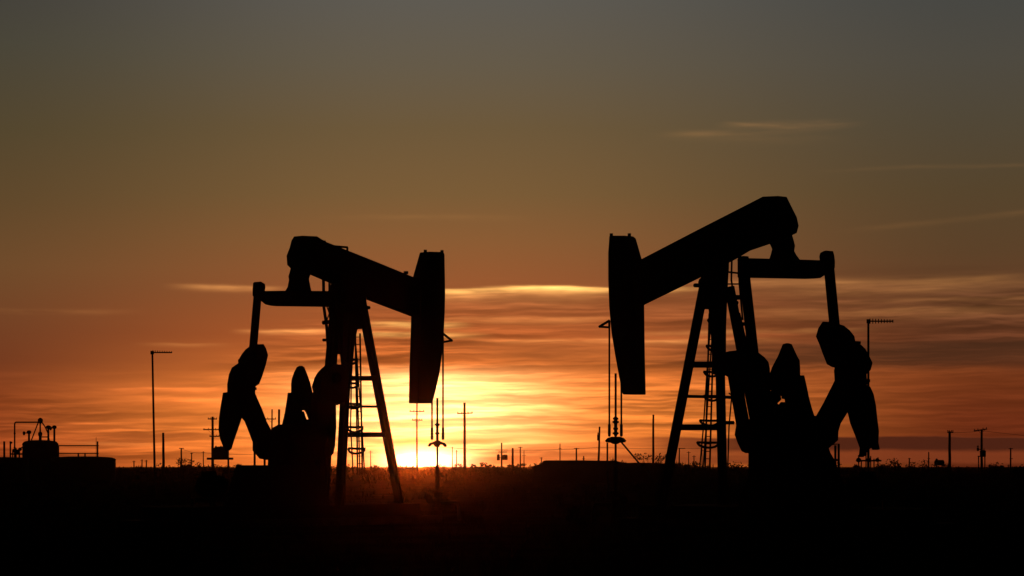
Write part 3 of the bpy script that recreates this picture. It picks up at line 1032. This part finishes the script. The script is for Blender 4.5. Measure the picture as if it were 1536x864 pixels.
# desert ground cover: dry grass tufts and dwarf brush nobody could count
mb = MB()
rnd = random.Random(21)
def tuft(x, y, h, nb, w):
    z = ground_z(x, y) - 0.02
    for _ in range(nb):
        an = rnd.uniform(0, 6.283)
        ln = rnd.uniform(0.2, 0.9) * h
        b = Vector((x + rnd.gauss(0, .25) * h, y + rnd.gauss(0, .25) * h, z))
        tip = b + Vector((math.cos(an) * ln * .6, math.sin(an) * ln * .6, h * rnd.uniform(0.5, 1.0)))
        s = Vector((-math.sin(an), math.cos(an), 0)) * w
        mb.add([b - s, b + s, tip], [(0, 1, 2)])
for _ in range(5200):
    d = 9 * (70 ** rnd.random())
    px = rnd.uniform(-200, 1736)
    x = (px - CX) / F * d
    tuft(x, d, rnd.uniform(0.12, 0.42) * (1.35 if d > 90 else 1), rnd.randint(7, 13), 0.006 + d * 0.00018)
for _ in range(1500):
    d = rnd.uniform(220, 1500)
    px = rnd.uniform(-150, 1690)
    x = (px - CX) / F * d
    tuft(x, d, rnd.uniform(0.6, 1.6), 14, 0.05 + d * 0.00025)
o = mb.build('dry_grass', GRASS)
o['kind'] = 'stuff'
o['label'] = 'dry grass tufts and dwarf brush over the dark plain'

# far scrub: a ragged low belt of brush along the skyline
mb = MB()
random.seed(91)
for _ in range(330):
    d = random.uniform(260, 760)
    x = (random.uniform(-60, 1600) - CX) / F * d
    z = ground_z(x, d)
    h = random.uniform(1.3, 1.95) + (random.random() ** 4) * 0.7
    w_ = h * random.uniform(0.5, 1.1)
    for k_ in range(random.randint(2, 4)):
        c = Vector((x + random.uniform(-1, 1) * w_, d + random.uniform(-1, 1) * w_, z + h * random.uniform(0.45, 0.75)))
        leaf_clump(mb, c, h * 0.42, 34, 0.13 + d * 0.0001)
        mb.tube([Vector((c.x, c.y, z - 0.1)), c], 0.05, 4, 0.02)
o = mb.build('undergrowth', LEAF)
o['kind'] = 'stuff'
o['label'] = 'ragged belt of low scrub along the skyline'

# ------------------------------------------------------------------ haze
mb = MB()
X0, X1, Y0, Y1, Z0, Z1 = -1600, 1600, -60, 4200, -6, 14
mb.add([(X0, Y0, Z0), (X1, Y0, Z0), (X1, Y1, Z0), (X0, Y1, Z0), (X0, Y0, Z1), (X1, Y0, Z1), (X1, Y1, Z1), (X0, Y1, Z1)],
       [(3, 2, 1, 0), (4, 5, 6, 7), (0, 1, 5, 4), (1, 2, 6, 5), (2, 3, 7, 6), (3, 0, 4, 7)])
hz = bpy.data.materials.new('dusty_air')
hz.use_nodes = True
nt = hz.node_tree
for n_ in list(nt.nodes):
    nt.nodes.remove(n_)
out = nt.nodes.new('ShaderNodeOutputMaterial')
pv = nt.nodes.new('ShaderNodeVolumePrincipled')
pv.inputs['Color'].default_value = (0.9, 0.82, 0.75, 1)
pv.inputs['Density'].default_value = 0.000035
pv.inputs['Anisotropy'].default_value = 0.985
nt.links.new(pv.outputs['Volume'], out.inputs['Volume'])
o = mb.build('haze', hz)
o['kind'] = 'stuff'
o['label'] = 'dusty evening air'

# ------------------------------------------------------------------ sky (node maths)
w = bpy.data.worlds.new('World')
bpy.context.scene.world = w
w.use_nodes = True
nt = w.node_tree
for n_ in list(nt.nodes):
    nt.nodes.remove(n_)
L_ = nt.links


class X:
    """a float socket with arithmetic"""
    def __init__(self, s):
        self.s = s

    def _op(self, op, o=None, c=None, swap=False):
        n = nt.nodes.new('ShaderNodeMath')
        n.operation = op
        ins = [self, o, c]
        if swap:
            ins = [o, self, c]
        for i, q in enumerate(ins):
            if q is None:
                continue
            if isinstance(q, X):
                L_.new(q.s, n.inputs[i])
            else:
                n.inputs[i].default_value = q
        return X(n.outputs[0])

    def __add__(self, o): return self._op('ADD', o)
    __radd__ = __add__
    def __sub__(self, o): return self._op('SUBTRACT', o)
    def __rsub__(self, o): return self._op('SUBTRACT', o, swap=True)
    def __mul__(self, o): return self._op('MULTIPLY', o)
    __rmul__ = __mul__
    def __truediv__(self, o): return self._op('DIVIDE', o)
    def pow(self, o): return self._op('POWER', o)
    def exp(self): return self._op('EXPONENT')
    def abs(self): return self._op('ABSOLUTE')
    def max(self, o): return self._op('MAXIMUM', o)
    def min(self, o): return self._op('MINIMUM', o)
    def step(self, a, b):
        n = nt.nodes.new('ShaderNodeMapRange')
        n.interpolation_type = 'SMOOTHSTEP'
        L_.new(self.s, n.inputs['Value'])
        n.inputs['From Min'].default_value = a
        n.inputs['From Max'].default_value = b
        return X(n.outputs['Result'])


def gauss(v, s):
    q = v * (1.0 / s)
    return (q * q * -1.0).exp()


def comb(x, y, z=0.0):
    n = nt.nodes.new('ShaderNodeCombineXYZ')
    for i, q in enumerate((x, y, z)):
        if isinstance(q, X):
            L_.new(q.s, n.inputs[i])
        else:
            n.inputs[i].default_value = q
    return n.outputs[0]


def nz(vec, scale=1.0, detail=4.0, rough=0.55, dist=0.0):
    n = nt.nodes.new('ShaderNodeTexNoise')
    n.inputs['Scale'].default_value = scale
    n.inputs['Detail'].default_value = detail
    n.inputs['Roughness'].default_value = rough
    n.inputs['Distortion'].default_value = dist
    L_.new(vec, n.inputs['Vector'])
    return X(n.outputs['Fac'])


def lin(c):
    return tuple(((v / 255) / 12.92 if v / 255 < 0.04045 else (((v / 255) + 0.055) / 1.055) ** 2.4) for v in c)


def ramp(fac, stops):
    n = nt.nodes.new('ShaderNodeValToRGB')
    cr = n.color_ramp
    while len(cr.elements) < len(stops):
        cr.elements.new(0.5)
    for e, (p, c) in zip(cr.elements, stops):
        e.position = p
        e.color = (*lin(c), 1)
    L_.new(fac.s, n.inputs['Fac'])
    return n.outputs['Color']


def vmath(op, a, b):
    n = nt.nodes.new('ShaderNodeVectorMath')
    n.operation = op
    for i, q in enumerate((a, b)):
        if isinstance(q, X):
            L_.new(q.s, n.inputs[3 if op == 'SCALE' else i])
        elif isinstance(q, tuple):
            n.inputs[i].default_value = q
        else:
            L_.new(q, n.inputs[i])
    return n.outputs[0]


def mix(f, a, b):
    n = nt.nodes.new('ShaderNodeMix')
    n.data_type = 'RGBA'
    L_.new(f.s, n.inputs['Factor'])
    for i, q in ((6, a), (7, b)):
        if isinstance(q, tuple):
            n.inputs[i].default_value = (*q, 1)
        else:
            L_.new(q, n.inputs[i])
    return n.outputs[2]


tc = nt.nodes.new('ShaderNodeTexCoord')
sp = nt.nodes.new('ShaderNodeSeparateXYZ')
L_.new(tc.outputs['Generated'], sp.inputs[0])
dx, dy, dz = X(sp.outputs[0]), X(sp.outputs[1]), X(sp.outputs[2])
az = dx._op('ARCTAN2', dy)                       # azimuth from +Y
el = dz.max(-1.0).min(1.0)._op('ARCSINE')        # elevation
# sky coordinates: one unit is 1/3464 rad; A counts from the left part of the sky, E down from 11.6 degrees to the horizon at 700
A = az * F + CX
E = 700.0 - el * F

# gentle waviness so no streak is ruler-straight
wav = nz(comb(A * 0.0042, E * 0.012, 4.0), 1.0, 3.0)
E1 = E + (wav - 0.5) * 14.0
wav2 = nz(comb(A * 0.016, E * 0.05, 1.0), 1.0, 3.0)
E2 = E1 + (wav2 - 0.5) * 6.0

t = (E * (1 / 700.0)).max(0.0).min(1.0)
SKY = dict(
    left=[(0, (64, 62, 57)), (0.12, (70, 67, 55)), (0.30, (80, 68, 45)), (0.45, (93, 70, 42)), (0.58, (108, 73, 42)), (0.70, (110, 63, 36)), (0.78, (108, 54, 30)), (0.86, (130, 58, 26)), (1.0, (146, 60, 25))],
    mid=[(0, (92, 89, 82)), (0.15, (99, 89, 72)), (0.28, (107, 87, 58)), (0.42, (120, 90, 54)), (0.52, (137, 90, 51)), (0.62, (152, 86, 47)), (0.72, (174, 88, 42)), (0.80, (216, 114, 50)), (0.9, (240, 132, 54)), (1.0, (240, 122, 48))],
    right=[(0, (69, 70, 67)), (0.15, (76, 72, 63)), (0.28, (79, 70, 54)), (0.42, (84, 67, 44)), (0.55, (90, 64, 40)), (0.64, (100, 61, 37)), (0.74, (94, 50, 29)), (0.82, (111, 51, 23)), (0.9, (106, 44, 20)), (1.0, (90, 35, 16))],
)
cl, cm, cr_ = (ramp(t, SKY[q]) for q in ('left', 'mid', 'right'))
base = mix((A - 0.0).step(-80, 640), cl, cm)
base = mix((A - 0.0).step(700, 1480), base, cr_)

# cloud sheets: horizontal, thin, denser low in the west
def n1f(e):
    return nz(comb(A * 0.0026, e * 0.034, 11.0), 1.0, 4.0, 0.55, 0.12)
def n2f(e):
    return nz(comb(A * 0.0052, e * 0.10 + A * 0.0012, 23.0), 1.0, 4.0, 0.55, 0.2)
n1, n2 = n1f(E2), n2f(E2)
# the low sun lights the undersides: brightness follows the change of cloud density going down
emb = ((n1 - n1f(E2 + 6.0)) * 2.4 + (n2 - n2f(E2 + 3.0)) * 1.5).max(-0.10)
patch = nz(comb(A * 0.0021, E * 0.011, 47.0), 1.0, 2.0).step(0.36, 0.62)
start = A.step(250, 600) * -130.0 + A.step(900, 1150) * -20.0 + 560.0
band = (E - start).step(-20, 50) * (1.0 - E.step(690, 712) * 0.5)
tex = (n1 - 0.5) * 1.35 + ((n2 - 0.5) * 0.75 + emb) * (patch * 0.75 + 0.25)
tex = tex * (1.0 - A.step(980, 1250) * E.step(540, 575) * 0.45)
mod = 1.0 + band * tex * 1.3
base = vmath('SCALE', base, mod.max(0.25))

# the afterglow round the sun
gl = gauss(A - 640, 330) * gauss(E - 640, 95)
gl2 = gauss(A - 648, 138) * gauss(E1 - 620, 62)
gl3 = gauss(A - 634, 50) * gauss(E - 692, 15)
shade = (1.0 + tex * 1.5).max(0.15)
under = E2.step(542, 562)                       # bright strip starts under the edge of the cloud deck
glow = vmath('SCALE', tuple(lin((255, 138, 50))), gl * shade * 0.5 * (0.35 + under * 0.65))
g2 = vmath('SCALE', (1.0, 0.67, 0.265), gl2 * shade * under * 1.65)
g3 = vmath('SCALE', (1.0, 0.74, 0.42), gl3 * 4.5)
base = vmath('ADD', base, glow)
base = vmath('ADD', base, g2)

n4 = nz(comb(A * 0.009, E * 0.06, 77.0), 1.0, 3.0)
# individual streaks: (height, slope, upper softness, lower softness, from, to, fade, gain, colour)
def streak(e0, slope, su, sl, a0, a1, fa, gain, col, src=None, ragged=0.6):
    s = (src or E2) - (A - a0) * slope - e0
    prof_ = gauss(s.min(0.0), su) * gauss(s.max(0.0), sl)
    win = A.step(a0 - fa, a0 + fa) * (1.0 - A.step(a1 - fa, a1 + fa))
    rag = (1.0 + ((n2 - 0.5) * 1.2 + (n4 - 0.5) * 3.2 + emb * 0.5) * ragged * 1.6).max(0.05)
    return vmath('SCALE', tuple(lin(col)), prof_ * win * rag * gain)

WARM, GOLD, RED = (235, 160, 86), (255, 196, 104), (220, 110, 48)
for args in (
    (434, -0.004, 2, 6, 640, 880, 60, 0.75, GOLD),
    (431, 0.01, 2, 5, 760, 1030, 70, 0.5, GOLD),
    (446, -0.03, 2, 5, 650, 760, 30, 0.3, WARM),
    (431, 0.02, 2.5, 5, 290, 400, 50, 0.4, WARM),
    (470, 0.0, 3, 4, 0, 180, 60, 0.07, WARM),
    (441, 0.0, 5, 12, 660, 900, 80, 0.22, WARM),
    (487, 0.0, 4, 5, 540, 680, 40, 0.55, GOLD),
    (497, 0.0, 3, 5, 380, 500, 40, 0.5, WARM),
    (503, 0.0, 4, 5, 540, 700, 50, 0.5, GOLD),
    (478, 0.0, 3, 6, 680, 900, 60, 0.25, WARM),
    (512, 0.0, 3, 5, 760, 1120, 90, 0.36, WARM),
    (500, -0.01, 3, 4, 960, 1250, 90, 0.22, WARM),
    (425, 0.004, 6, 11, 1080, 1536, 110, 0.13, WARM),
    (441, -0.004, 3, 6, 1130, 1420, 90, 0.08, WARM),
    (455, 0.0, 3, 5, 1260, 1560, 90, 0.07, WARM),
    (470, 0.0, 5, 10, 1120, 1500, 120, 0.10, WARM),
    (519, 0.0, 2, 4, 230, 330, 40, 0.10, WARM),
    (585, -0.01, 2, 7, 180, 430, 60, 0.42, RED),
    (600, 0.0, 4, 10, 220, 520, 80, 0.34, RED),
    (632, -0.05, 2, 6, 160, 330, 60, 0.2, RED),
    (556, 0.0, 4, 10, 1160, 1480, 90, 0.11, RED),
    (664, 0.02, 2, 3, 130, 240, 50, 0.14, WARM),
    (193, 0.0, 4, 5, 1100, 1250, 40, 0.05, WARM),
    (205, 0.0, 5, 5, 1010, 1100, 40, 0.035, WARM),
    (190, 0.09, 2, 3, 1100, 1190, 30, 0.05, WARM),
    (199, -0.03, 2, 6, 1150, 1270, 40, 0.035, WARM),
    (208, -0.02, 5, 8, 1020, 1200, 60, 0.022, WARM),
    (216, 0.0, 4, 8, 1080, 1240, 60, 0.012, WARM),
    (262, -0.008, 3, 3, 1260, 1560, 60, 0.022, WARM),
    (348, -0.08, 4, 5, 1290, 1560, 60, 0.022, WARM),
    (328, 0.0, 3, 4, 520, 760, 60, 0.03, WARM),
):
    base = vmath('ADD', base, streak(*args, src=E1))

# dark cloud decks low over the plain
def deck(e0, slope, su, sl, a0, a1, fa, depth, tint):
    global base
    s = E2 - (A - a0) * slope - e0
    d = (s.step(-su, su)) * (1.0 - s.step(sl - su * 2, sl + su * 2))
    win = A.step(a0 - fa, a0 + fa) * (1.0 - A.step(a1 - fa, a1 + fa))
    f = d * win * depth
    base = mix(f, base, tuple(lin(tint)))

deck(670, -0.055, 2, 40, 740, 960, 40, 0.62, (190, 92, 42))
deck(656, 0.0, 2, 40, 960, 1700, 60, 0.8, (128, 58, 30))
deck(655, 0.004, 2, 20, 1060, 1700, 120, 0.85, (62, 28, 18))
deck(659, 0.0, 3, 9, 560, 760, 60, 0.8, (236, 158, 72))
deck(514, 0.0, 7, 38, 1010, 1700, 90, 0.6, (70, 43, 27))
deck(515, 0.0, 6, 28, 700, 1000, 120, 0.45, (140, 78, 38))
deck(444, 0.0, 6, 16, 690, 860, 60, 0.3, (140, 84, 46))
deck(650, 0.0, 4, 14, 120, 330, 60, 0.35, (110, 50, 24))
base = vmath('ADD', base, g3)

# beyond the glow the dusk sky goes dark: to the sides, the zenith and behind
fall = gauss(((A - 740.0).abs() - 800.0).max(0.0), 600.0) * 0.99 + 0.01
upf = gauss((E * -1.0).max(0.0), 500.0) * 0.985 + 0.015
base = vmath('SCALE', base, fall * upf)

ns = nt.nodes.new('ShaderNodeTexSky')
ns.sky_type = 'NISHITA'
ns.sun_disc = False
ns.sun_elevation = math.radians(SUN_EL)
ns.sun_rotation = math.radians(SUN_AZ)
ns.dust_density = 4.0
bg = nt.nodes.new('ShaderNodeBackground')
bg.inputs['Strength'].default_value = 0.001
L_.new(ns.outputs[0], bg.inputs['Color'])
bg2 = nt.nodes.new('ShaderNodeBackground')
bg2.inputs['Strength'].default_value = 1.0
L_.new(base, bg2.inputs['Color'])
ad = nt.nodes.new('ShaderNodeAddShader')
L_.new(bg.outputs[0], ad.inputs[0])
L_.new(bg2.outputs[0], ad.inputs[1])
wo = nt.nodes.new('ShaderNodeOutputWorld')
L_.new(ad.outputs[0], wo.inputs['Surface'])
w.cycles.sampling_method = 'MANUAL'
w.cycles.sample_map_resolution = 2048

# ------------------------------------------------------------------ sun
sl = bpy.data.lights.new('sun', 'SUN')
sl.energy = 0.13
sl.color = (1.0, 0.12, 0.01)
sl.angle = math.radians(0.5)
so = bpy.data.objects.new('sun', sl)
C.objects.link(so)
ea, aa = math.radians(SUN_EL), math.radians(SUN_AZ)
sd = Vector((math.sin(aa) * math.cos(ea), math.cos(aa) * math.cos(ea), math.sin(ea)))
so.rotation_euler = (-sd).to_track_quat('-Z', 'Y').to_euler()

# ------------------------------------------------------------------ camera
cam = bpy.data.cameras.new('camera')
cam.sensor_fit = 'HORIZONTAL'
cam.sensor_width = 36.0
cam.lens = 36.0 * F / 1536.0
cam.shift_y = (HY - 432.0) / 1536.0
cam.clip_start = 0.5
cam.clip_end = 30000
co = bpy.data.objects.new('camera', cam)
co.location = (0, 0, EYE)
co.rotation_euler = (math.radians(90), 0, 0)
C.objects.link(co)

sc = bpy.context.scene
sc.camera = co
sc.view_settings.view_transform = 'Standard'
sc.view_settings.look = 'None'
sc.view_settings.exposure = 0.0
sc.view_settings.gamma = 1.0
sc.view_settings.use_curve_mapping = False
sc.cycles.max_bounces = 4
sc.cycles.volume_bounces = 0
sc.cycles.sample_clamp_indirect = 2.0
